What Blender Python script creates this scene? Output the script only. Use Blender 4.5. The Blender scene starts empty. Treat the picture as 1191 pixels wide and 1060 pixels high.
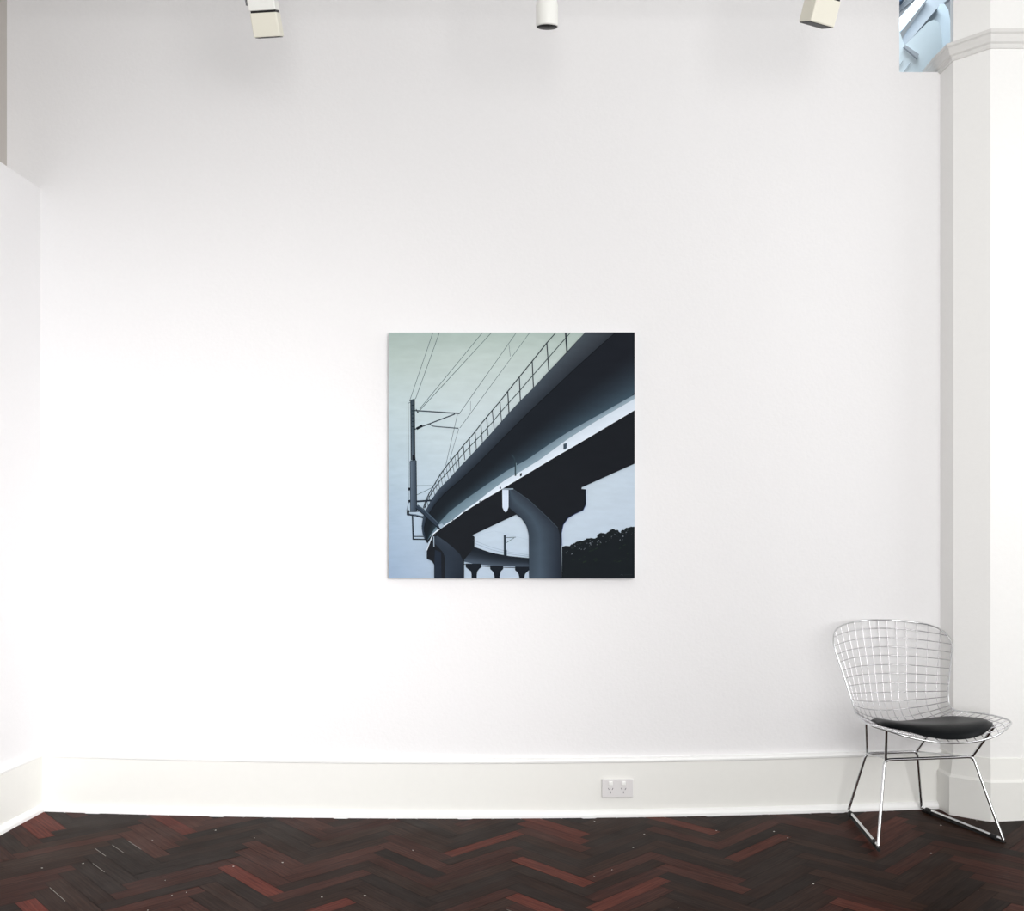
import bpy, bmesh, math, random
from mathutils import Vector, Matrix
random.seed(7)
SC = bpy.context.scene
COL = SC.collection
PI = math.pi

# ------------------------------------------------------------------ camera, world, lights, exposure
F, D, CH = 1100.0, 3.85, 1.143          # focal length in px, distance to the back wall, eye height
VX, VY = 652.0, 618.0                   # vanishing point of the room's depth in the picture
cam_d = bpy.data.cameras.new('camera'); cam = bpy.data.objects.new('camera', cam_d); COL.objects.link(cam)
cam.location = (0, 0, CH); cam.rotation_euler = (PI/2, 0, 0)
cam_d.sensor_fit = 'HORIZONTAL'; cam_d.sensor_width = 36.0; cam_d.lens = 36.0*F/1191.0
cam_d.shift_x = -(VX-595.5)/1191.0; cam_d.shift_y = (VY-530.0)/1191.0
cam_d.clip_start = 0.05
SC.camera = cam
SC.view_settings.view_transform = 'Standard'; SC.view_settings.look = 'None'
SC.view_settings.gamma = 1.0; SC.view_settings.use_curve_mapping = False
SC.view_settings.exposure = 0.0
w = bpy.data.worlds.new('daylight_sky'); SC.world = w; w.use_nodes = True
w.node_tree.nodes['Background'].inputs[0].default_value = (0.80, 0.90, 1.0, 1)
w.node_tree.nodes['Background'].inputs[1].default_value = 0.40

def area(name, loc, target, sx, sy, power, color=(1, 1, 1), spread=180):
    l = bpy.data.lights.new(name, 'AREA'); l.shape = 'RECTANGLE'; l.size = sx; l.size_y = sy
    l.energy = power; l.color = color; l.spread = math.radians(spread)
    o = bpy.data.objects.new(name, l); COL.objects.link(o); o.location = loc
    o.rotation_euler = (Vector(target)-Vector(loc)).to_track_quat('-Z', 'Y').to_euler()
    return o
# added fill lamps behind the camera, and the tall side window on the right
area('rear_fill', (1.3, -1.6, 1.6), (0.9, 3.85, 1.4), 3.2, 2.2, 176, (1.0, 0.985, 0.965))  # broad lamp added to lift the whole room from behind
area('lower_left_fill', (1.1, -1.3, 1.3), (-1.9, 3.85, 0.6), 0.9, 1.4, 14, (1.0, 0.99, 0.99), 47)  # narrow lamp added to brighten the lower left of the room
area('roof_light_daylight', (1.5, 4.1, 4.4), (1.5, 4.5, 3.1), 1.0, 0.5, 25, (0.80, 0.92, 1.0))
area('side_window_daylight', (3.37, 2.7, 1.95), (1.0, 3.2, 1.6), 0.9, 1.5, 10, (0.98, 0.985, 1.0), 120)

# ------------------------------------------------------------------ helpers
def s2l(c): c = c/255.0; return c/12.92 if c <= 0.04045 else ((c+0.055)/1.055)**2.4
def rgb(r, g, b): return (s2l(r), s2l(g), s2l(b), 1.0)

def mat(name, color, rough=0.6, metal=0.0, bump=0.0, scale=60.0, spec=0.5, vary=0.0):
    m = bpy.data.materials.new(name); m.use_nodes = True
    nt = m.node_tree; b = nt.nodes['Principled BSDF']
    b.inputs['Roughness'].default_value = rough; b.inputs['Metallic'].default_value = metal
    b.inputs['Specular IOR Level'].default_value = spec
    tc = nt.nodes.new('ShaderNodeTexCoord'); nz = nt.nodes.new('ShaderNodeTexNoise')
    nz.inputs['Scale'].default_value = scale; nz.inputs['Detail'].default_value = 4
    nt.links.new(tc.outputs['Object'], nz.inputs['Vector'])
    mx = nt.nodes.new('ShaderNodeMix'); mx.data_type = 'RGBA'
    mx.inputs[6].default_value = color
    mx.inputs[7].default_value = tuple(c*(1-vary) for c in color[:3])+(1,)
    nt.links.new(nz.outputs['Fac'], mx.inputs[0]); nt.links.new(mx.outputs[2], b.inputs['Base Color'])
    if bump:
        bp = nt.nodes.new('ShaderNodeBump'); bp.inputs['Strength'].default_value = bump
        bp.inputs['Distance'].default_value = 0.002
        nt.links.new(nz.outputs['Fac'], bp.inputs['Height']); nt.links.new(bp.outputs['Normal'], b.inputs['Normal'])
    return m

M = dict(
    wall=mat('white_plaster_wall', (0.83, 0.822, 0.828, 1), 0.75, 0, 0.35, 90, 0.25, 0.03),
    dark_toned=mat('darkened_greige_plaster', (0.52, 0.49, 0.46, 1), 0.8, 0, 0.3, 60, 0.2, 0.05),  # left wall colour darkened to cut bounce and dim the upper left corner
    column=mat('white_plaster_column', (0.89, 0.885, 0.87, 1), 0.7, 0, 0.25, 70, 0.25, 0.03),
    gloss=mat('white_gloss_trim', (0.84, 0.835, 0.80, 1), 0.4, 0, 0.1, 30, 0.4, 0.03),
    bead=mat('bright_white_bead', (0.93, 0.93, 0.92, 1), 0.4, 0, 0.1, 30, 0.4, 0.02),
    crown=mat('white_plaster_cornice', (0.74, 0.73, 0.71, 1), 0.6, 0, 0.2, 60, 0.3, 0.04),
    ceil=mat('white_ceiling_paint', (0.8, 0.8, 0.78, 1), 0.85, 0, 0.1, 40, 0.2, 0.03),
    chrome=mat('polished_chrome', (0.72, 0.73, 0.74, 1), 0.14, 1.0, 0, 20, 0.5, 0.05),
    wire=mat('chromed_wire', (0.66, 0.65, 0.67, 1), 0.22, 1.0, 0, 20, 0.5, 0.05),
    pad=mat('black_vinyl', (0.004, 0.005, 0.006, 1), 0.34, 0, 0.2, 60, 0.08, 0.2),
    rubber=mat('black_rubber', (0.008, 0.008, 0.008, 1), 0.6, 0, 0.1, 60, 0.3, 0.2),
    cream=mat('cream_enamel', (0.79, 0.765, 0.66, 1), 0.45, 0, 0.05, 30, 0.4, 0.04),
    white=mat('white_enamel', (0.86, 0.86, 0.82, 1), 0.4, 0, 0.05, 30, 0.4, 0.03),
    dark=mat('black_lamp_interior', (0.01, 0.01, 0.01, 1), 0.5, 0, 0.1, 60, 0.3, 0.2),
    grey=mat('grey_metal', (0.28, 0.28, 0.29, 1), 0.4, 0.8, 0.05, 60, 0.4, 0.1),
    socket=mat('pale_plastic', (0.74, 0.72, 0.72, 1), 0.35, 0, 0.03, 60, 0.4, 0.02),
    rocker=mat('white_plastic', (0.9, 0.9, 0.88, 1), 0.3, 0, 0.03, 60, 0.4, 0.02),
    slot=mat('dark_slot', (0.16, 0.15, 0.17, 1), 0.7, 0, 0.03, 60, 0.2, 0.02),
    canvas=mat('canvas_edge', (0.55, 0.58, 0.60, 1), 0.8, 0, 0.3, 400, 0.2, 0.05),
    well=mat('pale_blue_painted_boards', (0.84, 0.93, 0.97, 1), 0.6, 0, 0.1, 30, 0.3, 0.03),
    rafter=mat('grey_painted_timber', (0.50, 0.53, 0.57, 1), 0.6, 0, 0.1, 30, 0.3, 0.05),
    curb=mat('blue_grey_painted_curb', (0.60, 0.67, 0.72, 1), 0.6, 0, 0.1, 30, 0.3, 0.03),
    blue=mat('slate_blue_painted_timber', (0.10, 0.16, 0.25, 1), 0.6, 0, 0.1, 30, 0.3, 0.05),
)

class MB:
    """collects faces; build() links them as ONE mesh object"""
    def __init__(s): s.v = []; s.f = []; s.mi = []; s.sm = []
    def add(s, vs, fs, mi=0, smooth=False):
        n = len(s.v); s.v += [tuple(p) for p in vs]
        for f in fs: s.f.append(tuple(i+n for i in f)); s.mi.append(mi); s.sm.append(smooth)
    def box(s, x0, x1, y0, y1, z0, z1, mi=0):
        vs = [(x, y, z) for z in (z0, z1) for y in (y0, y1) for x in (x0, x1)]
        s.add(vs, [(0, 2, 3, 1), (4, 5, 7, 6), (0, 1, 5, 4), (2, 6, 7, 3), (0, 4, 6, 2), (1, 3, 7, 5)], mi)
    def tube(s, pts, r, n=8, closed=False, mi=0):
        pts = [Vector(p) for p in pts]; m = len(pts); rings = []
        up = Vector((0.31, 0.17, 0.93)).normalized()
        prev = None
        for i, p in enumerate(pts):
            a = pts[(i-1) % m] if (closed or i > 0) else p
            b = pts[(i+1) % m] if (closed or i < m-1) else p
            t = (b-a).normalized()
            if prev is None: nn = t.cross(up)
            else: nn = prev - t*prev.dot(t)
            if nn.length < 1e-6: nn = t.orthogonal()
            nn.normalize(); prev = nn; bb = t.cross(nn)
            rings.append([p+(nn*math.cos(2*PI*k/n)+bb*math.sin(2*PI*k/n))*r for k in range(n)])
        vs = [q for ring in rings for q in ring]; fs = []
        rr = m if closed else m-1
        for i in range(rr):
            j = (i+1) % m
            for k in range(n):
                k2 = (k+1) % n
                fs.append((i*n+k, i*n+k2, j*n+k2, j*n+k))
        s.add(vs, fs, mi, True)
        if not closed:
            s.add(rings[0], [tuple(range(n-1, -1, -1))], mi); s.add(rings[-1], [tuple(range(n))], mi)
    def lathe(s, prof, c, axis=None, n=28, mi=0):
        """profile of (radius, height) round an axis through c"""
        q = Vector((0, 0, 1)).rotation_difference(Vector(axis or (0, 0, 1)))
        vs = []; c = Vector(c)
        for r, h in prof:
            for k in range(n):
                a = 2*PI*k/n; vs.append(c+q @ Vector((r*math.cos(a), r*math.sin(a), h)))
        fs = []
        for i in range(len(prof)-1):
            for k in range(n):
                k2 = (k+1) % n; fs.append((i*n+k, i*n+k2, (i+1)*n+k2, (i+1)*n+k))
        fs.append(tuple(range(n-1, -1, -1))); m = len(prof)-1; fs.append(tuple(m*n+k for k in range(n)))
        s.add(vs, fs, mi, True)
    def sweep(s, path, prof, inner, mi=0):
        """profile (out, z) swept along a plan polyline; inner(i) gives the outward unit vector scaled for the mitre"""
        m = len(prof); vs = []
        for i, p in enumerate(path):
            o = inner[i]
            for (d, z) in prof: vs.append((p[0]+o[0]*d, p[1]+o[1]*d, z+(p[2] if len(p) > 2 else 0)))
        fs = []
        for i in range(len(path)-1):
            for k in range(m):
                k2 = (k+1) % m; fs.append((i*m+k, (i+1)*m+k, (i+1)*m+k2, i*m+k2))
        fs.append(tuple(range(m))); fs.append(tuple((len(path)-1)*m+k for k in range(m-1, -1, -1)))
        s.add(vs, fs, mi)
    def build(s, name, mats, parent=None, loc=None, bevel=0, xf=None):
        me = bpy.data.meshes.new(name)
        vs = [tuple(xf @ Vector(p)) for p in s.v] if xf else s.v
        me.from_pydata(vs, [], s.f); me.update()
        for mm in (mats if isinstance(mats, (list, tuple)) else [mats]): me.materials.append(mm)
        for p, a, b in zip(me.polygons, s.mi, s.sm): p.material_index = a; p.use_smooth = b
        bm = bmesh.new(); bm.from_mesh(me); bmesh.ops.recalc_face_normals(bm, faces=bm.faces); bm.to_mesh(me); bm.free()
        o = bpy.data.objects.new(name, me); COL.objects.link(o)
        if parent: o.parent = parent
        if loc: o.location = loc
        if bevel:
            b = o.modifiers.new('bevel', 'BEVEL'); b.width = bevel; b.segments = 3; b.limit_method = 'ANGLE'
        return o

def struct(o, label=None):
    o['kind'] = 'structure'
    if label: o['label'] = label
    return o
def empty(name, loc, label, cat, group=None, rz=0):
    o = bpy.data.objects.new(name, None); COL.objects.link(o); o.location = loc; o.rotation_euler = (0, 0, rz)
    o.empty_display_size = 0.1
    o['label'] = label; o['category'] = cat
    if group: o['group'] = group
    return o

# floor bent down in mid-room to imitate lens barrel distortion of the floor line
def fz(X):
    px = VX+285.7*max(-2.3, min(1.9, X)); t = (px-57)/1013.0
    y = 941.5-2.5*t+4*9.3*t*(1-t)
    return CH-(y-VY)/285.7

# ------------------------------------------------------------------ room
XL, XP, XR = -2.254, -2.118, 3.4         # left wall, face of the lower partition, right wall
ZC = 3.75
OX0, OZ0 = 1.379, 3.012                  # high opening in the back wall
T = 0.12
FRONT = -2.0
b = MB()
b.box(XL-0.1, OX0, D, D+T, -0.1, ZC)
b.box(OX0, XR+0.1, D, D+T, -0.1, OZ0)
b.box(1.64, XR+0.1, D, D+T, OZ0, ZC)
struct(b.build('wall_back', M['wall']), 'white plaster back wall behind the painting')
b = MB(); b.box(XL-0.1, XL, FRONT, D, -0.1, ZC)
struct(b.build('wall_left', M['dark_toned']))
b = MB(); b.box(XL, XP, FRONT, D, -0.1, CH+399/285.7)
struct(b.build('wall_partition', M['wall']), 'lower white partition standing against the left wall')
b = MB()
b.box(XR, XR+0.12, FRONT, 2.2, -0.1, ZC); b.box(XR, XR+0.12, 3.2, D, -0.1, ZC)
b.box(XR, XR+0.12, 2.2, 3.2, -0.1, 1.15); b.box(XR, XR+0.12, 2.2, 3.2, 2.75, ZC)
struct(b.build('wall_right', M['wall']))
b = MB(); b.box(XL-0.1, XR+0.12, FRONT, D+T, ZC, ZC+0.1)
struct(b.build('ceiling', M['ceil']))

# pilaster with a chamfered corner at the right
PF = D/1.055
prof_p = [(1.544, D+T), (1.546, D), (1.556, 3.745), (1.659, PF), (XR, PF), (XR, D+T)]
def plan_prism(bb, pts, z0, z1):
    n = len(pts); vs = [(x, y, z0) for x, y in pts]+[(x, y, z1) for x, y in pts]
    fs = [tuple(range(n)), tuple(range(2*n-1, n-1, -1))]+[(i, n+i, n+(i+1) % n, (i+1) % n) for i in range(n)]
    bb.add(vs, fs)
b = MB(); plan_prism(b, prof_p, -0.1, 3.04); plan_prism(b, [(1.636, D+T), (1.556, 3.745), (1.659, PF), (XR, PF), (XR, D+T)], 3.04, ZC)
struct(b.build('wall_pilaster', M['column']), 'white chamfered pilaster at the right end of the back wall')

def mitres(path):
    """outward (towards the left/front of travel's right side) mitre vectors for a plan polyline travelling left to right with the room in front"""
    out = []
    ns = []
    for a, c in zip(path[:-1], path[1:]):
        dx, dy = c[0]-a[0], c[1]-a[1]; l = math.hypot(dx, dy); ns.append((dy/l, -dx/l))
    for i in range(len(path)):
        if i == 0: out.append(ns[0])
        elif i == len(path)-1: out.append(ns[-1])
        else:
            n1, n2 = ns[i-1], ns[i]; sx, sy = n1[0]+n2[0], n1[1]+n2[1]
            k = 1+n1[0]*n2[0]+n1[1]*n2[1]; out.append((sx/k, sy/k))
    return out
# cornice on the pilaster
cp = [(1.545, D+0.10), (1.546, D), (1.556, 3.745), (1.659, PF), (XR, PF)]
b = MB()
b.sweep(cp, [(0, 3.005), (0.006, 3.005), (0.010, 3.012), (0.010, 3.020), (0.018, 3.024), (0.024, 3.038), (0.026, 3.050), (0.034, 3.054), (0.034, 3.066), (0, 3.070)], mitres(cp))
struct(b.build('trim_1', M['crown']), 'plaster cornice band running round the pilaster')

# baseboards: board + rounded top bead + toe moulding, bent along with the lens-bowed floor
def board(path, name, label, H=0.236):
    mt = mitres(path)
    path = [(p[0], p[1], fz(p[0])) for p in path]
    b = MB()
    b.sweep(path, [(0, -0.03), (0.016, -0.03), (0.016, H-0.02), (0, H-0.02)], mt, 0)
    b.sweep(path, [(0, H-0.020), (0.016, H-0.020), (0.021, H-0.017), (0.023, H-0.010), (0.020, H-0.003), (0.013, H), (0, H)], mt, 1)
    b.sweep(path, [(0.016, -0.03), (0.034, -0.03), (0.034, 0.010), (0.031, 0.018), (0.024, 0.025), (0.016, 0.028)], mt, 1)
    return struct(b.build(name, [M['gloss'], M['bead']]), label)
n = 24
board([(XP+(1.545-XP)*i/n, D) for i in range(n+1)], 'baseboard_back', 'tall off-white skirting board along the back wall')
board([(XP, FRONT), (XP, D)], 'baseboard_left', 'tall white skirting board along the left partition')
bp = [(1.546, D), (1.556, 3.745), (1.659, PF), (XR, PF)]
mt = mitres(bp); bp3 = [(p[0], p[1], fz(p[0])) for p in bp]
b = MB()
b.sweep(bp3, [(0, -0.03), (0.022, -0.03), (0.022, 0.150), (0.014, 0.160), (0.004, 0.238), (0, 0.240)], mt)
struct(b.build('baseboard_pilaster', M['gloss']), 'off-white plinth round the foot of the pilaster')

# ------------------------------------------------------------------ parquet floor
def floor():
    me = bpy.data.meshes.new('floor'); vs = []; fs = []; cols = []; ang = []
    wd = 0.0590; nb = 6; gap = 0.0008
    c = math.cos(PI/4); s = math.sin(PI/4)
    x0, x1, y0, y1 = -2.4, 3.45, -0.4, 3.92
    rnd = random.Random(21)
    def colour(X, Y):
        r = rnd.random(); k = rnd.uniform(0.75, 1.25)
        left = max(0, min(1, (0.9-X)/2.6))
        if r < 0.05+0.07*left: base = (0.070+0.03*left, 0.021, 0.014)
        elif r < 0.30+0.14*left: base = (0.044, 0.0155, 0.011)
        elif r < 0.72: base = (0.027, 0.0135, 0.0095)
        else: base = (0.019, 0.0115, 0.009)
        return tuple(k*q for q in base)
    def put(cells):
        (ax, ay, bx, by) = cells
        q = [(ax+gap/wd, ay+gap/wd), (bx-gap/wd, ay+gap/wd), (bx-gap/wd, by-gap/wd), (ax+gap/wd, by-gap/wd)]
        q = [(p*wd, r*wd) for p, r in q]
        w_ = [(p*c-r*s+0.115, p*s+r*c+0.03) for p, r in q]
        cx = sum(p[0] for p in w_)/4; cy = sum(p[1] for p in w_)/4
        if not (x0 < cx < x1 and y0 < cy < y1): return
        col = colour(cx, cy)
        tx, ty = rnd.gauss(0, 0.0016), rnd.gauss(0, 0.0016); dz = rnd.uniform(-0.0002, 0.0002)
        n_ = len(vs)
        for X, Y in w_: vs.append((X, Y, fz(X)+(X-cx)*tx+(Y-cy)*ty+dz))
        fs.append((n_, n_+1, n_+2, n_+3)); cols.append(col); ang.append((bx-ax) > (by-ay))
    R = 60
    for k in range(-160, 161):
        for m in range(-14, 15):
            ox, oy = k+nb*m, k-nb*m
            put((ox, oy, ox+nb, oy+1)); put((ox, oy+1, ox+1, oy+1+nb))
    nblk = len(fs)
    # pale filler standing in a few joints, mostly at the left
    def seam(X, Y, ln, sgn):
        dx, dy = ln*c, ln*sgn*c; nx, ny = -sgn*c*0.0009, c*0.0009; n_ = len(vs)
        for (p, r) in ((X-nx, Y-ny), (X+dx-nx, Y+dy-ny), (X+dx+nx, Y+dy+ny), (X+nx, Y+ny)): vs.append((p, r, fz(p)+0.0009))
        fs.append((n_, n_+1, n_+2, n_+3)); cols.append((0.30, 0.28, 0.25)); ang.append(True)
    def cell(i, j): p, r = i*wd, j*wd; return p*c-r*s+0.115, p*s+r*c+0.03
    for _ in range(9000):
        k, m = rnd.randrange(-160, 161), rnd.randrange(-14, 15)
        X, Y = cell(k+nb*m, k-nb*m+1+nb)     # the far-left end of an upright block: its edge runs to the lower right
        if -2.05 < X < 0.9 and 2.75 < Y < 3.75 and rnd.random() < (0.8 if X < -1.2 else 0.10 if X < -0.3 else 0.03):
            u = rnd.uniform(0.0, 0.12); seam(X+u*c, Y-u*c, rnd.uniform(0.10, 0.22), -1)
    # sub-floor between and under the blocks
    nx = 60; n_ = len(vs)
    for i in range(nx+1):
        X = x0+(x1-x0)*i/nx
        vs.append((X, FRONT, fz(X)-0.0022)); vs.append((X, D+T, fz(X)-0.0022))
    for i in range(nx): fs.append((n_+2*i, n_+2*i+2, n_+2*i+3, n_+2*i+1)); cols.append((0.008, 0.005, 0.004)); ang.append(True)
    me.from_pydata(vs, [], fs); me.update()
    ca = me.color_attributes.new('block_colour', 'FLOAT_COLOR', 'CORNER')
    uv = me.uv_layers.new(name='grain')
    for p, col, a in zip(me.polygons, cols, ang):
        r0 = rnd.uniform(0, 50)
        for li in p.loop_indices:
            ca.data[li].color = (*col, 1)
            v = vs[me.loops[li].vertex_index]
            p1 = v[0]*c+v[1]*s; p2 = -v[0]*s+v[1]*c
            uv.data[li].uv = (p1+r0, p2+r0) if a else (p2+r0, p1+r0)
    m = bpy.data.materials.new('dark_herringbone_parquet'); m.use_nodes = True; nt = m.node_tree
    bs = nt.nodes['Principled BSDF']
    at = nt.nodes.new('ShaderNodeAttribute'); at.attribute_name = 'block_colour'
    uvn = nt.nodes.new('ShaderNodeUVMap'); uvn.uv_map = 'grain'
    mp = nt.nodes.new('ShaderNodeMapping'); mp.inputs['Scale'].default_value = (4, 90, 1)
    nz = nt.nodes.new('ShaderNodeTexNoise'); nz.inputs['Scale'].default_value = 1.6; nz.inputs['Detail'].default_value = 6
    L = nt.links.new
    L(uvn.outputs[0], mp.inputs[0]); L(mp.outputs[0], nz.inputs['Vector'])
    mr = nt.nodes.new('ShaderNodeMapRange'); mr.inputs['From Min'].default_value = 0.3; mr.inputs['From Max'].default_value = 0.7
    mr.inputs['To Min'].default_value = 0.6; mr.inputs['To Max'].default_value = 1.35; L(nz.outputs['Fac'], mr.inputs['Value'])
    mul = nt.nodes.new('ShaderNodeVectorMath'); mul.operation = 'SCALE'; L(at.outputs['Color'], mul.inputs[0]); L(mr.outputs[0], mul.inputs['Scale'])
    # pale paint specks
    tc = nt.nodes.new('ShaderNodeTexCoord')
    vo = nt.nodes.new('ShaderNodeTexVoronoi'); vo.inputs['Scale'].default_value = 9.0; vo.inputs['Randomness'].default_value = 1.0
    L(tc.outputs['Object'], vo.inputs['Vector'])
    nz2 = nt.nodes.new('ShaderNodeTexNoise'); nz2.inputs['Scale'].default_value = 3.0; L(tc.outputs['Object'], nz2.inputs['Vector'])
    th = nt.nodes.new('ShaderNodeMath'); th.operation = 'MULTIPLY'; L(nz2.outputs['Fac'], th.inputs[0]); th.inputs[1].default_value = 0.062
    lt = nt.nodes.new('ShaderNodeMath'); lt.operation = 'LESS_THAN'; L(vo.outputs['Distance'], lt.inputs[0]); L(th.outputs[0], lt.inputs[1])
    mx = nt.nodes.new('ShaderNodeMix'); mx.data_type = 'RGBA'; L(lt.outputs[0], mx.inputs[0]); L(mul.outputs[0], mx.inputs[6]); mx.inputs[7].default_value = (0.6, 0.57, 0.52, 1)
    L(mx.outputs[2], bs.inputs['Base Color'])
    big = nt.nodes.new('ShaderNodeTexNoise'); big.inputs['Scale'].default_value = 5; big.inputs['Detail'].default_value = 3; L(tc.outputs['Object'], big.inputs['Vector'])
    mr2 = nt.nodes.new('ShaderNodeMapRange'); mr2.inputs['To Min'].default_value = 0.30; mr2.inputs['To Max'].default_value = 0.52; L(big.outputs['Fac'], mr2.inputs['Value'])
    L(mr2.outputs[0], bs.inputs['Roughness'])
    bs.inputs['Specular IOR Level'].default_value = 0.025
    bp_ = nt.nodes.new('ShaderNodeBump'); bp_.inputs['Strength'].default_value = 0.25; bp_.inputs['Distance'].default_value = 0.001
    L(nz.outputs['Fac'], bp_.inputs['Height']); L(bp_.outputs[0], bs.inputs['Normal'])
    me.materials.append(m)
    # pale filler showing in a few open joints
    m2 = mat('pale_joint_filler', (0.20, 0.19, 0.17, 1), 0.8); me.materials.append(m2)
    o = bpy.data.objects.new('floor', me); COL.objects.link(o); struct(o, 'dark glossy brown and red herringbone parquet floor')
    return o
FLOOR = floor()

# ------------------------------------------------------------------ roof light seen through the high opening
def pt(px, py, Y): return ((px-VX)*Y/F, Y, CH-(py-VY)*Y/F)
def slab(bb, poly, Y0, Y1, mi=0):
    """a solid with the outline poly (x, z) from depth Y0 to Y1"""
    n = len(poly); vs = [(x, Y0, z) for x, z in poly]+[(x, Y1, z) for x, z in poly]
    bb.add(vs, [tuple(range(n)), tuple(range(2*n-1, n-1, -1))]+[(i, n+i, n+(i+1) % n, (i+1) % n) for i in range(n)], mi)
b = MB()
# sloping roof lantern beyond: white curb box with a lighter cheek, rafters rising to the right
def pxpoly(pts, Y): return [(pt(x, y, Y)[0], pt(x, y, Y)[2]) for x, y in pts]
Ya = 4.35
b = MB()
slab(b, pxpoly([(1030, 130), (1030, 40), (1046, 35), (1052, 53), (1079, 26), (1086, 23), (1092, 26), (1095, 33), (1096.5, 60), (1096.5, 130)], Ya), Ya, Ya+0.1)
win = b.build('window_1', M['well']); struct(win, 'pale blue roof light seen through the high opening')
def bar(name, pts, Y0, Y1, m):
    b = MB(); slab(b, pxpoly(pts, Y0), Y0, Y1); return b.build(name, m, win)
bar('curb', [(1040, 130), (1040, 68), (1092, 5), (1098, 4), (1103, 11), (1106, 28), (1106, 130)], 4.6, 4.75, M['curb'])
bar('edge_bead', [(1046, 62), (1048, 55), (1090, 4), (1093, 6)], 4.57, 4.6, M['rafter'])
bar('glazing_bar', [(1040, 70), (1040, 60), (1060, 28), (1082, -6), (1110, -6), (1094, 6)], 4.8, 4.86, M['rafter'])
bar('glazing_bar', [(1036, 45), (1036, 32), (1068, -4), (1080, -4), (1050, 34)], 4.76, 4.79, M['well'])
bar('glazing_bar', [(1020, -60), (1020, 16), (1053, -2), (1075, -60)], 5.0, 5.06, M['blue'])
bar('glazing_bar', [(1020, 34), (1020, 26), (1062, -6), (1070, -6)], 5.1, 5.14, M['rafter'])
bar('sill_bead', [(1051, 54), (1053, 52), (1069, 63), (1067, 68)], Ya-0.012, Ya, M['rafter'])
for x, y in ((1045, 80), (1054, 82)):
    b = MB(); b.tube([pt(x-6, y+6, Ya-0.004), pt(x+5, y-9, Ya-0.004)], 0.0016, 6); b.build('glazing_wire', M['rafter'], win)

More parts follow.
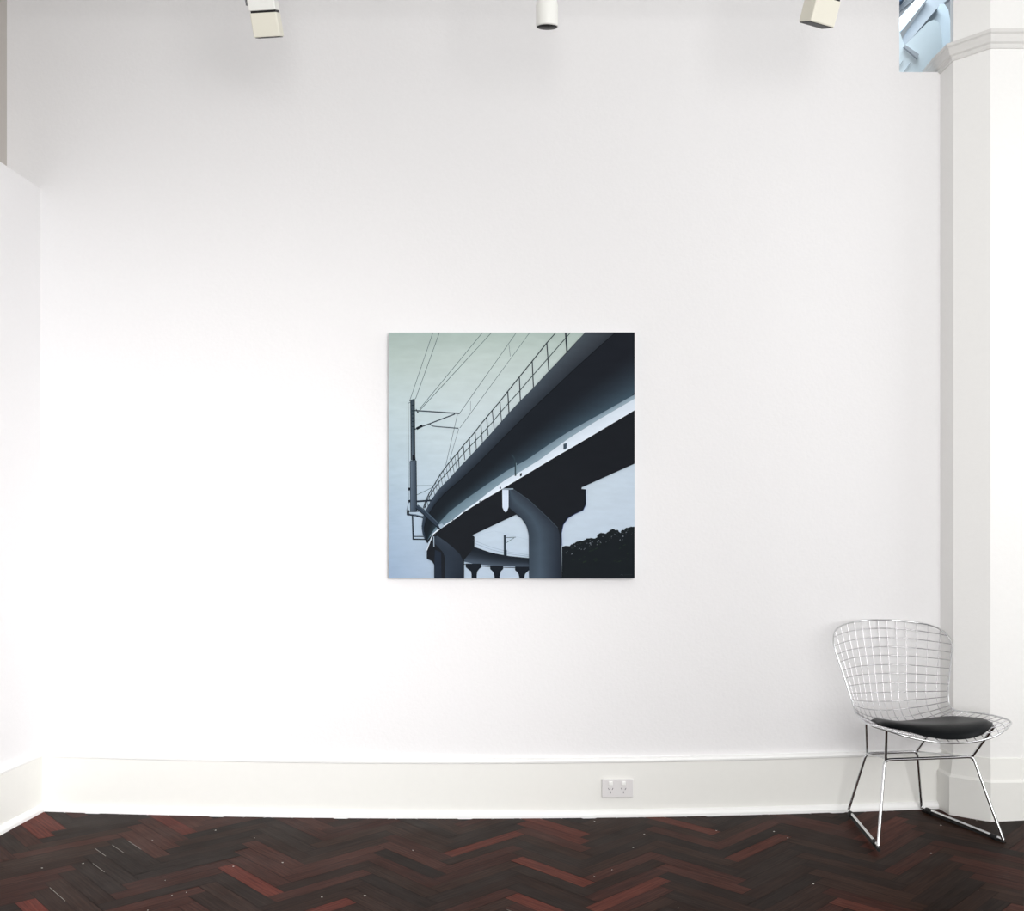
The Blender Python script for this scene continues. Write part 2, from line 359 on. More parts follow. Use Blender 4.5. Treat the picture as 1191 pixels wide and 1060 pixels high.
# ------------------------------------------------------------------ painting
PS = 0.9915; PYF = D-0.035                 # size and face depth
def painting():
    Y = PYF
    x0, zt = (452-VX)*Y/F, CH-(387-VY)*Y/F
    S = (738.0-452.0)*Y/F
    root = empty('painting', (x0+S/2, D, zt-S), 'square unframed canvas of a dark concrete railway viaduct against pale blue sky', 'painting')
    ox, oy, oz = root.location
    b = MB(); b.box(-S/2, S/2, -0.033, -0.002, 0, S); b.build('canvas', M['canvas'], root)
    vs = []; fs = []; cs = []; lay = [0]
    def P(x, y): return (-S/2+S*(x-41)/978.0, Y-D-0.00002*lay[0], S-S*(y-41)/978.0)
    def cl(p): return (min(1019, max(41, p[0])), min(1019, max(41, p[1])))
    def poly(pts, col):
        """flat-colour shape; col may be one colour or one per point"""
        if not isinstance(col[0], (tuple, list)): col = [col]*len(pts)
        n = len(vs)
        for p in pts: vs.append(P(*cl(p)))
        fs.append(tuple(range(n, n+len(pts)))); cs.append([rgb(*q) for q in col])
    def L(): lay[0] += 1
    def mixc(a, b_, t): return tuple(a[i]+(b_[i]-a[i])*t for i in range(3))
    def resample(pts, n):
        d = [0]
        for a, c in zip(pts[:-1], pts[1:]): d.append(d[-1]+math.dist(a, c))
        out = []
        for i in range(n+1):
            t = d[-1]*i/n; k = 0
            while k < len(pts)-2 and d[k+1] < t: k += 1
            u = (t-d[k])/(d[k+1]-d[k]); out.append((pts[k][0]+(pts[k+1][0]-pts[k][0])*u, pts[k][1]+(pts[k+1][1]-pts[k][1])*u))
        return out
    def strip(A, B, ca, cb, n=24, rows=1, ramp=None):
        """surface between two outlines, colours ramping from A to B; ca/cb may be (start, end) along the run"""
        A = resample(A, n); B = resample(B, n)
        for r in range(rows):
            t0, t1 = r/rows, (r+1)/rows
            for i in range(n):
                q = []; cc = []
                for (j, t) in ((i, t0), (i+1, t0), (i+1, t1), (i, t1)):
                    q.append((A[j][0]+(B[j][0]-A[j][0])*t, A[j][1]+(B[j][1]-A[j][1])*t))
                    tt = ramp(t) if ramp else t
                    c1 = mixc(ca[0], ca[1], j/n) if isinstance(ca[0], tuple) else ca
                    c2 = mixc(cb[0], cb[1], j/n) if isinstance(cb[0], tuple) else cb
                    cc.append(mixc(c1, c2, tt))
                poly(q, cc)
    def line(pts, wd, col):
        L()
        for a, c in zip(pts[:-1], pts[1:]):
            # keep strokes inside the canvas
            dx, dy = c[0]-a[0], c[1]-a[1]; l = math.hypot(dx, dy) or 1; nx, ny = -dy/l*wd/2, dx/l*wd/2
            poly([(a[0]+nx, a[1]+ny), (c[0]+nx, c[1]+ny), (c[0]-nx, c[1]-ny), (a[0]-nx, a[1]-ny)], col)
    # sky
    sky = [(41, (168, 184, 178)), (150, (184, 198, 195)), (330, (190, 203, 206)), (560, (188, 202, 210)), (760, (185, 200, 213)), (1019, (172, 188, 205))]
    skyL = [(41, (157, 173, 168)), (150, (172, 187, 183)), (330, (178, 194, 198)), (560, (168, 186, 197)), (760, (156, 175, 193)), (1019, (140, 160, 184))]
    for i in range(len(sky)-1):
        (ya, ca), (yb, cb) = sky[i], sky[i+1]; (_, la), (_, lb) = skyL[i], skyL[i+1]
        poly([(41, ya), (400, ya), (400, yb), (41, yb)], [la, ca, cb, lb])
        ra, rb = mixc(ca, (188, 203, 219), 0.7 if ya > 400 else 0), mixc(cb, (188, 203, 219), 0.7 if yb > 400 else 0)
        poly([(400, ya), (1019, ya), (1019, yb), (400, yb)], [ca, ra, rb, cb])
    wire = (74, 86, 92); dk = (27, 31, 37)
    # overhead lines
    for a, c, wd in [((217, 41), (124, 315), 2), ((243, 41), (148, 305), 2.2), ((414, 41), (165, 344), 2.4), ((450, 41), (155, 361), 2.6),
                     ((549, 41), (324, 361), 2.2), ((602, 41), (324, 421), 2), ((520, 92), (525, 136), 1.4), ((367, 315), (367, 353), 1.2),
                     ((315, 366), (268, 570), 1.8), ((320, 424), (284, 548), 1.6), ((119, 322), (120, 705), 2), ((119, 322), (130, 318), 2)]:
        line([a, c], wd, wire)
    # cantilever arms
    line([(145, 351), (324, 363)], 5, (62, 72, 80)); line([(145, 426), (305, 365)], 4.5, (50, 58, 66)); line([(152, 424), (176, 411)], 10, dk)
    line([(203, 404), (216, 413), (242, 416), (319, 422)], 4, (62, 72, 80)); line([(150, 345), (158, 361)], 3, dk)
    # mast
    L(); poly([(128, 309), (145, 303), (147, 548), (130, 548)], [(62, 74, 84), (50, 60, 68), (50, 60, 70), (90, 104, 116)])
    line([(129, 310), (131, 548)], 4, (40, 48, 56)); line([(144, 304), (146, 548)], 3, (35, 42, 48))
    for yy in (330, 352, 366, 380, 395, 415): line([(133, yy), (143, yy)], 3, (30, 36, 42))
    L(); poly([(135, 528), (147, 528), (149, 550), (135, 550)], dk)
    L(); poly([(126, 552), (150, 548), (152, 755), (128, 755)], [(92, 106, 120), (52, 62, 74), (46, 56, 68), (78, 92, 108)])
    line([(127, 551), (149, 551)], 4, (62, 74, 84)); line([(151, 550), (153, 752)], 3, (30, 36, 44)); line([(126, 553), (128, 755)], 2.5, (40, 50, 60))
    L(); poly([(119, 658), (127, 658), (127, 669), (119, 669)], dk); L(); poly([(119, 707), (127, 707), (127, 717), (119, 717)], dk)
    L(); poly([(113, 747), (123, 747), (123, 766), (113, 766)], dk)
    line([(113, 748), (122, 712)], 2, (60, 70, 80))
    line([(120, 752), (163, 752)], 4, dk); line([(114, 764), (150, 768), (181, 777)], 8, (40, 48, 58)); line([(126, 762), (180, 772)], 2, (110, 126, 144))
    line([(136, 768), (139, 865)], 6, (36, 44, 54)); line([(139, 852), (182, 852)], 4, dk); line([(137, 863), (187, 864)], 5, dk)
    line([(152, 650), (222, 650)], 2, wire); line([(153, 687), (216, 657)], 2, wire)
    # hand rail
    top = [(706, 41), (672, 80), (612, 155), (561, 218), (515, 275), (484, 315), (453, 351), (431, 378), (409, 404), (385, 436), (363, 462), (339, 489), (317, 518), (300, 537), (276, 566), (247, 605), (223, 646), (203, 680), (189, 709), (180, 738)]
    mid = [(764, 41), (747, 61), (675, 143), (615, 211), (563, 272), (516, 324), (487, 357), (455, 397), (434, 420), (409, 448), (387, 471), (363, 496), (341, 520), (319, 546), (302, 566), (276, 596), (247, 628), (218, 670), (194, 709), (184, 740)]
    rl = (48, 56, 62)
    line([(745, 41), (751, 122)], 6.5, rl)
    for t0, b0 in [((670, 80), (678, 193)), ((612, 155), (617, 260)), ((561, 218), (565, 314)), ((515, 276), (520, 364)), ((484, 315), (490, 396)), ((453, 351), (461, 426)), ((431, 378), (437, 452)), ((408, 404), (414, 478)), ((385, 436), (390, 505)), ((362, 462), (366, 528)), ((338, 489), (344, 548)), ((317, 518), (322, 580))]:
        line([t0, b0], 4.2 if t0[0] > 500 else 3.2, rl)
    tt = resample(top[12:], 14)
    pt_ = [(368, 530), (324, 576), (286, 619), (242, 663), (213, 704), (194, 738), (184, 762)]
    bb_ = resample(pt_[1:], 14)
    for a, c in zip(tt[1:], bb_[1:]): line([a, (c[0]+1, c[1]+2)], 2, rl)
    line(top, 4, rl); line(mid, 3.2, rl)
    # far curve of the viaduct
    line([(384, 870), (450, 895), (520, 914), (600, 926)], 1.4, (140, 156, 174)); line([(384, 880), (450, 905), (520, 922), (600, 932)], 1.4, (130, 146, 164))
    line([(384, 852), (460, 830), (540, 850), (600, 866)], 1.0, (165, 182, 200))
    line([(508, 857), (547, 855)], 2.4, wire); line([(508, 878), (540, 858)], 2, wire)
    L(); poly([(499, 847), (507, 847), (508, 930), (499, 930)], (44, 54, 64)); L(); poly([(500, 905), (511, 905), (511, 932), (500, 932)], (34, 42, 52))
    L()
    strip([(330, 880), (384, 894), (450, 917), (520, 930), (602, 938)], [(330, 950), (384, 962), (450, 968), (520, 972), (602, 975)], (30, 36, 44), (72, 84, 98), 14, 4, lambda t: max(0, t-0.35)/0.65)
    line([(340, 956), (384, 963), (450, 969), (520, 973), (602, 975)], 2.5, (150, 165, 182)); line([(340, 962), (384, 968), (450, 973), (520, 976), (602, 977)], 2.5, dk)
    for (xa, xb, ys, xs0, xs1) in [(348, 410, 960, 371, 392), (445, 497, 968, 462, 483), (544, 600, 972, 561, 581)]:
        L(); poly([(xa, ys), (xb, ys), (xb, ys+14), (xb-9, ys+22), (xs1+3, ys+30), (xs1, ys+42), (xs1, 1019), (xs0, 1019), (xs0, ys+42), (xs0-3, ys+30), (xa+9, ys+22), (xa, ys+14)], (26, 31, 38))
    # dark wooded hill
    hill = [(731, 893), (745, 889), (764, 891), (780, 880), (798, 871), (812, 872), (827, 864), (845, 858), (866, 862), (872, 850), (883, 841), (897, 838), (910, 845), (920, 832), (934, 825), (950, 828), (963, 838), (975, 828), (987, 820), (1003, 817), (1019, 813), (1019, 1019), (731, 1019)]
    L(); poly(hill, (27, 32, 36))
    rn = random.Random(5)
    for i in range(46):
        t = rn.random(); k = int(t*20); a, c = hill[k], hill[k+1]; u = rn.random()
        x, y = a[0]+(c[0]-a[0])*u, a[1]+(c[1]-a[1])*u
        r = rn.uniform(5, 13); y += r*0.55
        if x < 745: continue
        poly([(x+r*math.cos(g*PI/5)*rn.uniform(.85, 1.1), y+r*0.8*math.sin(g*PI/5)*rn.uniform(.85, 1.1)) for g in range(10)], (28, 33, 36))
        L()
    L()
    for i in range(75):
        t = rn.random(); k = int(t*20); a, c = hill[k], hill[k+1]; u = rn.random()
        x, y = a[0]+(c[0]-a[0])*u, a[1]+(c[1]-a[1])*u+rn.uniform(6, 34)**1.0
        if x < 740: continue
        L(); ln = rn.uniform(2, 6); an = rn.uniform(-0.9, 0.6); g = rn.choice([(96, 104, 112), (62, 70, 74), (52, 58, 60), (124, 132, 142), (44, 52, 50)])
        poly([(x, y), (x+ln*math.cos(an), y+ln*math.sin(an)), (x+ln*math.cos(an)+1.5, y+ln*math.sin(an)+2), (x+1, y+2.4)], g)
    for i in range(26):
        L(); x, y = rn.uniform(760, 1010), rn.uniform(880, 960); r = rn.uniform(6, 15)
        poly([(x, y), (x+r, y-r*.45), (x+r*1.2, y-r*.2), (x+r*.3, y+r*.3)], rn.choice([(31, 40, 36), (34, 46, 38), (30, 35, 39)]))
    line([(962, 1006), (968, 1002), (974, 1007)], 1.2, (58, 66, 72)); line([(978, 1005), (1010, 1004)], 1.0, (50, 56, 62))
    # girder: parapet, web, pale flange, dark soffit
    par_t = [(822, 41), (751, 121), (680, 192), (619, 259), (565, 313), (513, 368), (440, 452), (368, 530), (324, 576), (286, 619), (242, 663), (213, 704), (194, 738), (179, 772), (173, 811), (175, 840), (190, 866)]
    par_b = [(943, 41), (880, 97), (784, 184), (687, 276), (600, 358), (513, 445), (400, 560), (324, 631), (266, 680), (228, 723), (203, 762), (190, 792), (184, 815), (184, 835), (192, 866)]
    fl_t = [(1190, 190), (1019, 288), (876, 369), (755, 437), (672, 491), (595, 545), (513, 590), (440, 640), (350, 703), (285, 752), (240, 800), (205, 850), (196, 868)]
    wh_t = [(1100, 258), (1019, 305), (876, 388), (755, 464), (643, 547), (560, 598), (513, 622), (440, 676), (400, 709), (339, 751), (295, 787), (246, 815), (216, 842)]
    so_t = [(1019, 351), (813, 474), (687, 547), (600, 600), (513, 651), (489, 666), (402, 717), (339, 757), (295, 792), (247, 822), (218, 846)]
    L(); poly([(822, 41), (1019, 41), (1019, 351), (813, 474), (513, 651), (218, 846), (196, 880), (184, 860), (173, 811), (194, 738), (286, 619), (440, 452), (619, 259)], dk)
    L(); strip([(1100, -92)]+par_b, fl_t, ((30, 33, 40), (26, 32, 38)), ((66, 86, 100), (44, 56, 66)), 40, 10, lambda t: (max(0, t-0.42)/0.58)**1.5)
    L(); strip(par_t, par_b, ((70, 78, 86), (58, 70, 84)), ((48, 53, 60), (30, 38, 48)), 44, 4)
    for i in range(30):
        u = rn.random(); k = rn.randrange(0, 8); a, c = par_t[k], par_t[k+1]; e = par_b[min(k, 7)]
        x = a[0]+(c[0]-a[0])*u+rn.uniform(8, 40); y = a[1]+(c[1]-a[1])*u+rn.uniform(10, 34)
    line(par_b[:14], 3.5, (22, 26, 31)); 
    L(); strip(fl_t[1:], wh_t[1:], ((128, 148, 162), (90, 112, 124)), ((150, 168, 180), (110, 132, 146)), 36, 2)
    L(); strip(wh_t[1:], so_t, ((202, 214, 226), (196, 208, 220)), ((214, 224, 236), (214, 224, 234)), 40, 1)
    line([(218, 845), (205, 878), (194, 908)], 5, (205, 216, 228)); 
    line([(530, 527), (541, 540), (545, 560), (545, 612)], 5, (44, 58, 66)); line([(549, 560), (549, 610)], 2.5, (110, 132, 142))
    L(); poly([(736, 485), (750, 480), (750, 500), (744, 507), (736, 507)], (72, 88, 102)); L(); poly([(740, 489), (744, 487), (744, 502), (740, 503)], (44, 54, 64))
    L(); poly([(563, 602), (571, 599), (571, 611), (564, 614)], (40, 50, 58)); L(); poly([(482, 657), (488, 654), (489, 662), (483, 664)], (60, 72, 82)); L(); poly([(402, 711), (407, 709), (407, 715), (402, 717)], (50, 62, 72))
    for x, y in ((339, 753), (295, 786), (262, 804)): L(); poly([(x, y), (x+4, y-3), (x+5, y+2), (x, y+4)], (90, 104, 116))
    line([(1019, 352), (813, 475), (687, 548), (513, 653), (402, 719), (247, 824), (219, 847)], 2.5, (14, 17, 21))
    # soffit with the far pier's dark side
    L(); poly([(1019, 353), (1019, 562), (810, 656), (808, 663), (825, 665), (826, 724), (815, 748), (784, 762), (755, 779), (736, 806), (728, 840), (731, 1019), (600, 1019), (599, 845), (590, 811), (571, 782), (549, 765), (375, 847), (383, 853), (383, 896), (342, 945), (342, 1019), (223, 1019), (223, 965), (215, 951), (194, 941), (194, 910), (206, 878), (219, 846), (247, 823), (402, 718), (513, 652), (687, 548), (813, 475)], (28, 31, 36))
    line([(825, 666), (826, 724), (815, 748), (784, 762), (755, 779), (736, 806), (729, 840), (731, 888)], 2, (70, 84, 130))
    line([(1019, 562), (812, 655)], 2, (20, 24, 28))
    # near pier, lit side
    L(); strip([(518, 668), (516, 700), (518, 736), (551, 763), (572, 782), (590, 811), (599, 845), (600, 1019)], [(522, 664), (530, 690), (545, 715), (585, 745), (612, 775), (632, 812), (642, 845), (644, 1019)], ((42, 50, 60), (58, 70, 82)), ((62, 74, 86), (70, 84, 98)), 30, 3)
    L(); strip([(522, 664), (530, 690), (545, 715), (585, 745), (612, 775), (632, 812), (642, 845), (644, 1019)], [(535, 663), (595, 704), (640, 745), (680, 783), (712, 815), (721, 840), (724, 900), (728, 1019)], ((62, 74, 86), (70, 84, 98)), ((50, 58, 68), (34, 40, 50)), 30, 6)
    line([(535, 663), (595, 704), (640, 745), (680, 783), (714, 818)], 2, (66, 76, 86)); line([(493, 664), (537, 663)], 4, (150, 166, 180))
    L(); poly([(493, 667), (518, 667), (518, 736), (513, 750), (507, 756), (500, 750), (494, 736)], (198, 211, 227))
    # left pier, lit side
    L(); strip([(223, 853), (223, 878), (242, 898), (258, 915), (266, 938), (266, 1019)], [(236, 850), (276, 878), (300, 898), (325, 922), (338, 950), (339, 1019)], ((40, 48, 58), (46, 56, 68)), ((56, 66, 78), (30, 36, 46)), 20, 6)
    line([(221, 852), (222, 893)], 3.5, (150, 166, 182)); L(); poly([(226, 905), (250, 915), (252, 1019), (223, 1019), (223, 968)], (34, 42, 54))
    # mast foot strut in front of the girder
    line([(153, 713), (213, 709)], 7, (40, 48, 58))
    line([(153, 732), (185, 756), (249, 818)], 17, (46, 57, 70)); line([(156, 728), (188, 751), (252, 812)], 3, (70, 84, 98)); line([(150, 740), (180, 764), (243, 824)], 2.5, (24, 30, 36))
    L(); poly([(240, 806), (254, 800), (262, 812), (246, 822)], (150, 168, 184)); line([(232, 812), (248, 822)], 3, dk)
    me = bpy.data.meshes.new('painted_image'); me.from_pydata(vs, [], fs); me.update()
    ca = me.color_attributes.new('paint', 'FLOAT_COLOR', 'CORNER')
    for p, cc in zip(me.polygons, cs):
        for li, q in zip(p.loop_indices, cc): ca.data[li].color = q
        if p.normal.y > 0: p.flip()
    # flipping reorders loops, so colours are written again by vertex
    vcol = {}
    for f, cc in zip(fs, cs):
        for i, q in zip(f, cc): vcol[i] = q
    for lo in me.loops: ca.data[lo.index].color = vcol[lo.vertex_index]
    m = bpy.data.materials.new('acrylic_paint'); m.use_nodes = True; nt = m.node_tree; bs = nt.nodes['Principled BSDF']
    at = nt.nodes.new('ShaderNodeAttribute'); at.attribute_name = 'paint'
    nz = nt.nodes.new('ShaderNodeTexNoise'); nz.inputs['Scale'].default_value = 14; nz.inputs['Detail'].default_value = 5
    mp = nt.nodes.new('ShaderNodeMapping'); mp.inputs['Scale'].default_value = (1, 1, 3.5); tc = nt.nodes.new('ShaderNodeTexCoord')
    nt.links.new(tc.outputs['Object'], mp.inputs[0]); nt.links.new(mp.outputs[0], nz.inputs['Vector'])
    mr = nt.nodes.new('ShaderNodeMapRange'); mr.inputs['To Min'].default_value = 0.9*PAINT; mr.inputs['To Max'].default_value = 1.1*PAINT
    nt.links.new(nz.outputs['Fac'], mr.inputs['Value'])
    sc_ = nt.nodes.new('ShaderNodeVectorMath'); sc_.operation = 'SCALE'
    nt.links.new(at.outputs['Color'], sc_.inputs[0]); nt.links.new(mr.outputs[0], sc_.inputs['Scale']); nt.links.new(sc_.outputs[0], bs.inputs['Base Color'])
    bs.inputs['Roughness'].default_value = 0.8; bs.inputs['Specular IOR Level'].default_value = 0.05
    me.materials.append(m)
    o = bpy.data.objects.new('painted_image', me); COL.objects.link(o); o.parent = root
PAINT = 1.0
painting()

# ------------------------------------------------------------------ wire chair
def catmull(keys, t):
    n = len(keys)-1; x = max(0, min(n-1e-9, t*n)); i = int(x); f = x-i
    p0, p1, p2, p3 = keys[max(0, i-1)], keys[i], keys[i+1], keys[min(n, i+2)]
    return tuple(0.5*((2*b_)+(-a+c)*f+(2*a-5*b_+4*c-d)*f*f+(-a+3*b_-3*c+d)*f**3) for a, b_, c, d in zip(p0, p1, p2, p3))
ROWS = [  # centre y, z, half width, edge y, z   (front lip to top of the back)
    (-.330, .400, .235, -.262, .437), (-.262, .418, .262, -.222, .443), (-.19, .412, .268, -.170, .446), (-.10, .397, .250, -.095, .447),
    (-.02, .383, .228, -.030, .443), (.06, .372, .208, .020, .438), (.125, .372, .199, .050, .441), (.178, .395, .196, .070, .455),
    (.205, .438, .198, .082, .478), (.218, .490, .204, .092, .508), (.230, .560, .217, .105, .562), (.243, .630, .232, .120, .622),
    (.256, .700, .247, .135, .682), (.268, .768, .260, .150, .735)]
def S(u, v):
    yc, zc, hw, ye, ze = catmull(ROWS, v)
    a = abs(u)**2.1
    return Vector((hw*u, yc+(ye-yc)*a, zc+(ze-zc)*a))
def vlim(u):
    """rounded corners of the shell in its own (u, v) sheet"""
    a = abs(u); lo = 0.0; hi = 1.0
    if a > 0.72: lo = 0.075*(1-math.sqrt(max(0, 1-((a-0.72)/0.28)**2)))
    if a > 0.66: hi = 1-0.095*(1-math.sqrt(max(0, 1-((a-0.66)/0.34)**2)))
    return lo, hi
def chair():
    root = empty('wire_chair', (1.325, 3.575, fz(1.35)), 'chromed wire chair with a thin black seat pad by the pilaster', 'chair', rz=math.radians(8))
    sh = MB()
    for i in range(1, 14):
        u = -1+2*i/14; lo, hi = vlim(u)
        sh.tube([S(u, lo+(hi-lo)*k/46) for k in range(47)], 0.0015, 5)
    # cross wires spaced evenly along the centre line
    cpts = [S(0, k/400) for k in range(401)]; d = [0]
    for a, c in zip(cpts[:-1], cpts[1:]): d.append(d[-1]+(c-a).length)
    nrow = 25
    for r in range(1, nrow):
        t = d[-1]*r/nrow; k = next(i for i, q in enumerate(d) if q >= t); v = k/400
        um = 1.0
        while um > 0.5 and not (vlim(um)[0] <= v <= vlim(um)[1]): um -= 0.004
        sh.tube([S(-um+2*um*j/30, v) for j in range(31)], 0.0017, 5)
    shell = sh.build('wire_shell', M['wire'], root)
    rim = MB(); pts = []
    us = [math.sin((-1+2*k/60)*PI/2) for k in range(61)]
    for u in us: pts.append(S(u, vlim(u)[0]))
    a1, a2 = vlim(1)
    for k in range(1, 40): pts.append(S(1, a1+(a2-a1)*k/40))
    for u in reversed(us): pts.append(S(u, vlim(u)[1]))
    for k in range(1, 40): pts.append(S(-1, a2+(a1-a2)*k/40))
    rim.tube(pts, 0.0034, 8, True); rim.build('rim', M['chrome'], root)
    # seat pad: a thin cushion lying on the mesh
    nu, nv = 26, 22; pd = MB(); vt = []; vb = []
    def q(a, r):
        ang = a; cu, sv = math.cos(ang), math.sin(ang)
        e = 2.6; k = (abs(cu)**e+abs(sv)**e)**(-1/e)
        u = r*k*cu; w_ = r*k*sv
        back = 0.26*(1 if w_ > 0 else 0)
        wu = 0.76-0.10*w_ if w_ < 0 else 0.76+0.04*w_
        return u*wu, 0.236+w_*0.215
    NA, NR = 56, 10
    top = []; bot = []
    for j in range(NR+1):
        r = j/NR
        for i in range(NA):
            u, v = q(2*PI*i/NA, r); p = S(u, v); h = 0.007+0.021*math.sqrt(max(0, 1-r**5))
            top.append(p+Vector((0, 0, h))); bot.append(p+Vector((0, 0, 0.004)))
    fs = []
    for j in range(NR):
        for i in range(NA):
            i2 = (i+1) % NA; fs.append((j*NA+i, j*NA+i2, (j+1)*NA+i2, (j+1)*NA+i))
    n0 = len(top); allv = top+bot
    fs2 = fs+[tuple(n0+k for k in reversed(f)) for f in fs]+[(NR*NA+i, NR*NA+(i+1) % NA, n0+NR*NA+(i+1) % NA, n0+NR*NA+i) for i in range(NA)]
    pd.add(allv, fs2, 0, True); pd.build('seat_pad', M['pad'], root, None)
    # legs: a front and a rear frame joined by two runners on the floor
    R = 0.0056
    def rounded(pts, rad=0.02, n=6):
        out = [Vector(pts[0])]
        for a, p, c in zip(pts[:-2], pts[1:-1], pts[2:]):
            a, p, c = Vector(a), Vector(p), Vector(c); d1 = (a-p).normalized(); d2 = (c-p).normalized()
            A, B = p+d1*rad, p+d2*rad
            for k in range(n+1):
                t = k/n; out.append(A*(1-t)**2+p*2*t*(1-t)+B*t*t)
        out.append(Vector(pts[-1])); return out
    zr = 0.019
    fb, ft = (.238, -.212), (.172, -.130, .300)
    rb, rt = (.155, .205), (.106, .150, .256)
    b = MB(); b.tube(rounded([(-fb[0], fb[1], zr), (-ft[0], ft[1], ft[2]), (ft[0], ft[1], ft[2]), (fb[0], fb[1], zr)]), R, 10); b.build('front_leg_frame', M['chrome'], root)
    b = MB(); b.tube(rounded([(-rb[0], rb[1], zr), (-rt[0], rt[1], rt[2]), (rt[0], rt[1], rt[2]), (rb[0], rb[1], zr)]), R, 10); b.build('rear_leg_frame', M['chrome'], root)
    for s in (-1, 1):
        A = Vector((s*fb[0], fb[1], zr)); B = Vector((s*rb[0], rb[1], zr)); dd = (B-A)
        b = MB(); b.tube([A, A+dd*0.5, B], R, 10)
        rn = b.build('runner', M['chrome'], root)
        g = MB(); g.tube([A-dd*0.02+Vector((0, 0, -.0115)), B-dd*0.02+Vector((0, 0, -.0115))], 0.0065, 8); g.build('glide', M['rubber'], rn)
        for t in (0.10, 0.90):
            c = A+dd*t; g = MB(); g.lathe([(0.0095, -0.016), (0.0105, -0.012), (0.0105, 0.012), (0.0095, 0.016)], c+Vector((0, 0, -.004)), dd, 14)
            g.build('clip', M['rubber'], rn)
        # struts up to the shell
        b = MB(); b.tube([(s*(ft[0]-.004), ft[1], ft[2]), S(s*0.77, 0.115)-Vector((0, 0, .004))], 0.0052, 10); b.build('seat_strut', M['chrome'], root)
        b = MB(); b.tube([(s*(rt[0]-.003), rt[1], rt[2]), S(s*0.74, 0.42)-Vector((0, 0, .004))], 0.0052, 10); b.build('seat_strut', M['chrome'], root)
    for s in (-1, 1):
        b = MB(); b.tube([(s*(ft[0]-.02), ft[1], ft[2]), (s*(rt[0]), rt[1], rt[2])], 0.003, 8); b.build('side_brace', M['chrome'], root)
chair()

# ------------------------------------------------------------------ power point on the skirting board
SZ = fz(0.231)
root = empty('power_outlet', (0.2305, D-0.016, CH-(927.5-VY)*(D-0.02)/F), 'white double power outlet with two switches on the skirting board', 'power outlet')
b = MB(); b.box(-0.0635, 0.0635, -0.010, 0.0, 0, 0.0735); b.build('plate', M['socket'], root, None, 0.003)
for s in (-1, 1):
    b = MB(); b.box(s*0.026-0.0085-0.002, s*0.026+0.0085-0.002, -0.0145, -0.009, 0.050, 0.066); b.build('switch', M['rocker'], root, None, 0.0025)
    b = MB()
    for dx, dz, an in ((-0.008, 0.035, 0.5), (0.008, 0.035, -0.5), (0, 0.021, 0)):
        c, s_ = math.cos(an), math.sin(an); pts = [(-.0013, -.0042), (.0013, -.0042), (.0013, .0042), (-.0013, .0042)]
        b.add([(s*0.026-0.002+dx+x*c-z*s_, -0.0103, dz+x*s_+z*c) for x, z in pts]+[(s*0.026-0.002+dx+x*c-z*s_, -0.0085, dz+x*s_+z*c) for x, z in pts],
              [(0, 1, 2, 3), (7, 6, 5, 4), (0, 4, 5, 1), (1, 5, 6, 2), (2, 6, 7, 3), (3, 7, 4, 0)])
    b.build('socket_holes', M['slot'], root)

# ------------------------------------------------------------------ ceiling track and the three lamps
YT = 3.2; ZT = 3.16
tr = empty('lighting_track', (0, YT, ZC), 'white lighting track hung under the ceiling above the lamps', 'lighting track')
b = MB(); b.box(-1.9, 1.6, -0.017, 0.017, ZT-ZC, ZT-ZC+0.022); b.build('track_rail', M['white'], tr)
for x in (-1.6, 0.3, 1.4):
    b = MB(); b.tube([(x, 0, ZT-ZC+0.02), (x, 0, 0)], 0.004, 8); b.build('hanger_rod', M['white'], tr)
def sp(px, py, Y=YT): return Vector(((px-VX)*Y/F, Y, CH-(py-VY)*Y/F))
G = 'lamps on the ceiling track'
k = YT/F
def frame_root(name, px, py_bottom, label):
    p = sp(px, py_bottom)
    return empty(name, (p.x, YT, ZT), label, 'spotlight', G), p.z-ZT
# left lamp: square driver box over a square cream head
r, zb = frame_root('spotlight', 310.5, 44, 'square cream spotlight with a dark seam, leftmost lamp on the ceiling track')
rot = Matrix.Translation((0.004, 0, zb+0.002)) @ Matrix.Rotation(math.radians(-3.5), 4, 'Y') @ Matrix.Rotation(math.radians(26), 4, 'X')
b = MB(); b.box(-0.041, 0.048, -0.030, 0.030, 0.000, 0.072); b.build('lamp_head', M['cream'], r, None, 0.004, rot)
b = MB(); b.box(-0.036, 0.044, -0.026, 0.026, -0.0015, 0.004); b.build('lens', M['dark'], r, None, 0, rot)
b = MB(); b.box(-0.037, 0.045, -0.027, 0.027, 0.071, 0.080); b.build('seam', M['dark'], r, None, 0, rot)
b = MB(); b.box(-0.043, 0.047, -0.030, 0.030, 0.078, 0.20); b.build('driver_box', M['white'], r, None, 0.004, rot)
b = MB(); b.box(-0.053, -0.050, -0.012, 0.012, 0.096, 0.24); b.box(0.056, 0.060, -0.014, 0.014, 0.116, 0.24); b.box(-0.053, 0.06, -0.012, 0.012, 0.236, 0.240); b.tube([(0.0, 0, 0.238), (0.0, 0, 0.30)], 0.008, 10)
b.tube([(0.045, 0, 0.118), (0.060, 0, 0.118)], 0.009, 12); b.build('bracket', M['grey'], r, None, 0, rot)
b = MB(); b.box(-0.03, 0.03, -0.016, 0.016, -0.07, 0.0); b.build('track_adapter', M['white'], r)
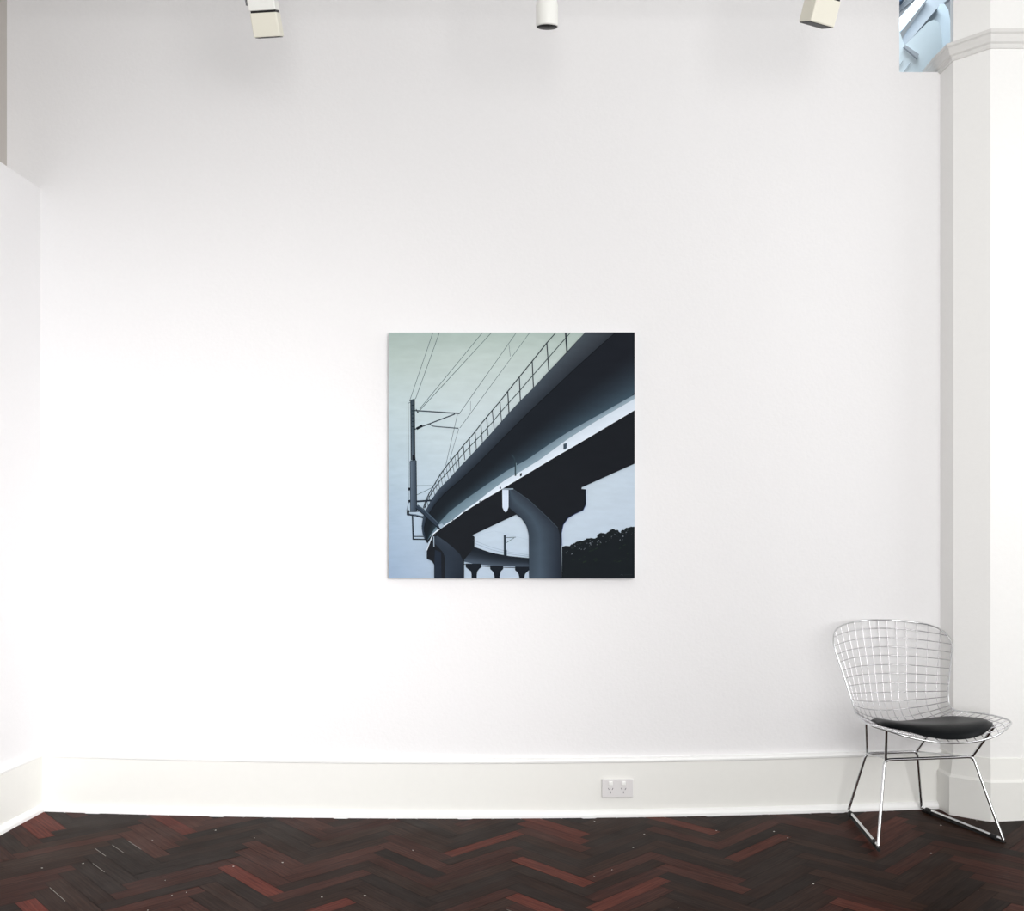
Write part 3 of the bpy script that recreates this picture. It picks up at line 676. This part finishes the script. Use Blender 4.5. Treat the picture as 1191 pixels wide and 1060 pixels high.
# middle lamp: plain white cylinder
r, zb = frame_root('spotlight', 636.3, 31.5, 'round white cylinder spotlight, middle lamp on the ceiling track')
rot = Matrix.Translation((0, 0, zb)) @ Matrix.Rotation(math.radians(15), 4, 'X')
b = MB(); b.lathe([(0.033, 0.004), (0.0362, 0.0), (0.0372, 0.006), (0.0372, 0.065), (0.0345, 0.075), (0.0335, 0.17), (0.02, 0.185)], (0, 0, 0)); b.build('lamp_head', M['white'], r, None, 0, rot)
b = MB(); b.lathe([(0.0335, -0.0012), (0.0335, 0.004)], (0, 0, 0)); b.build('lens', M['dark'], r, None, 0, rot)
b = MB(); b.tube([rot @ Vector((0, 0, 0.17)), (0, 0, -0.02)], 0.010, 12); b.build('bracket', M['grey'], r)
b = MB(); b.box(-0.02, 0.02, -0.016, 0.016, -0.05, 0.0); b.build('track_adapter', M['white'], r)
# right lamp: square cream head turned and tilted to the left
r, zb = frame_root('spotlight', 948, 33, 'tilted cream box spotlight, rightmost lamp on the ceiling track')
rot = Matrix.Translation((0.004, 0, zb+0.012)) @ Matrix.Rotation(math.radians(12), 4, 'Y') @ Matrix.Rotation(math.radians(22), 4, 'X') @ Matrix.Rotation(math.radians(22), 4, 'Z')
b = MB(); b.box(-0.047, 0.047, -0.040, 0.040, 0.0, 0.078); b.build('lamp_head', M['cream'], r, None, 0.004, rot)
b = MB(); b.box(-0.045, 0.045, -0.035, 0.035, -0.0015, 0.004); b.build('lens', M['dark'], r, None, 0, rot)
b = MB(); b.box(-0.042, 0.043, -0.036, 0.036, 0.078, 0.090); b.build('seam', M['dark'], r, None, 0, rot)
b = MB(); b.box(-0.046, 0.046, -0.038, 0.038, 0.089, 0.19); b.build('driver_box', M['white'], r, None, 0.004, rot)
b = MB(); b.tube([rot @ Vector((0, 0, 0.18)), (0.06, 0, -0.02)], 0.010, 12); b.build('bracket', M['grey'], r)
b = MB(); b.box(0.03, 0.09, -0.016, 0.016, -0.05, 0.0); b.build('track_adapter', M['white'], r)
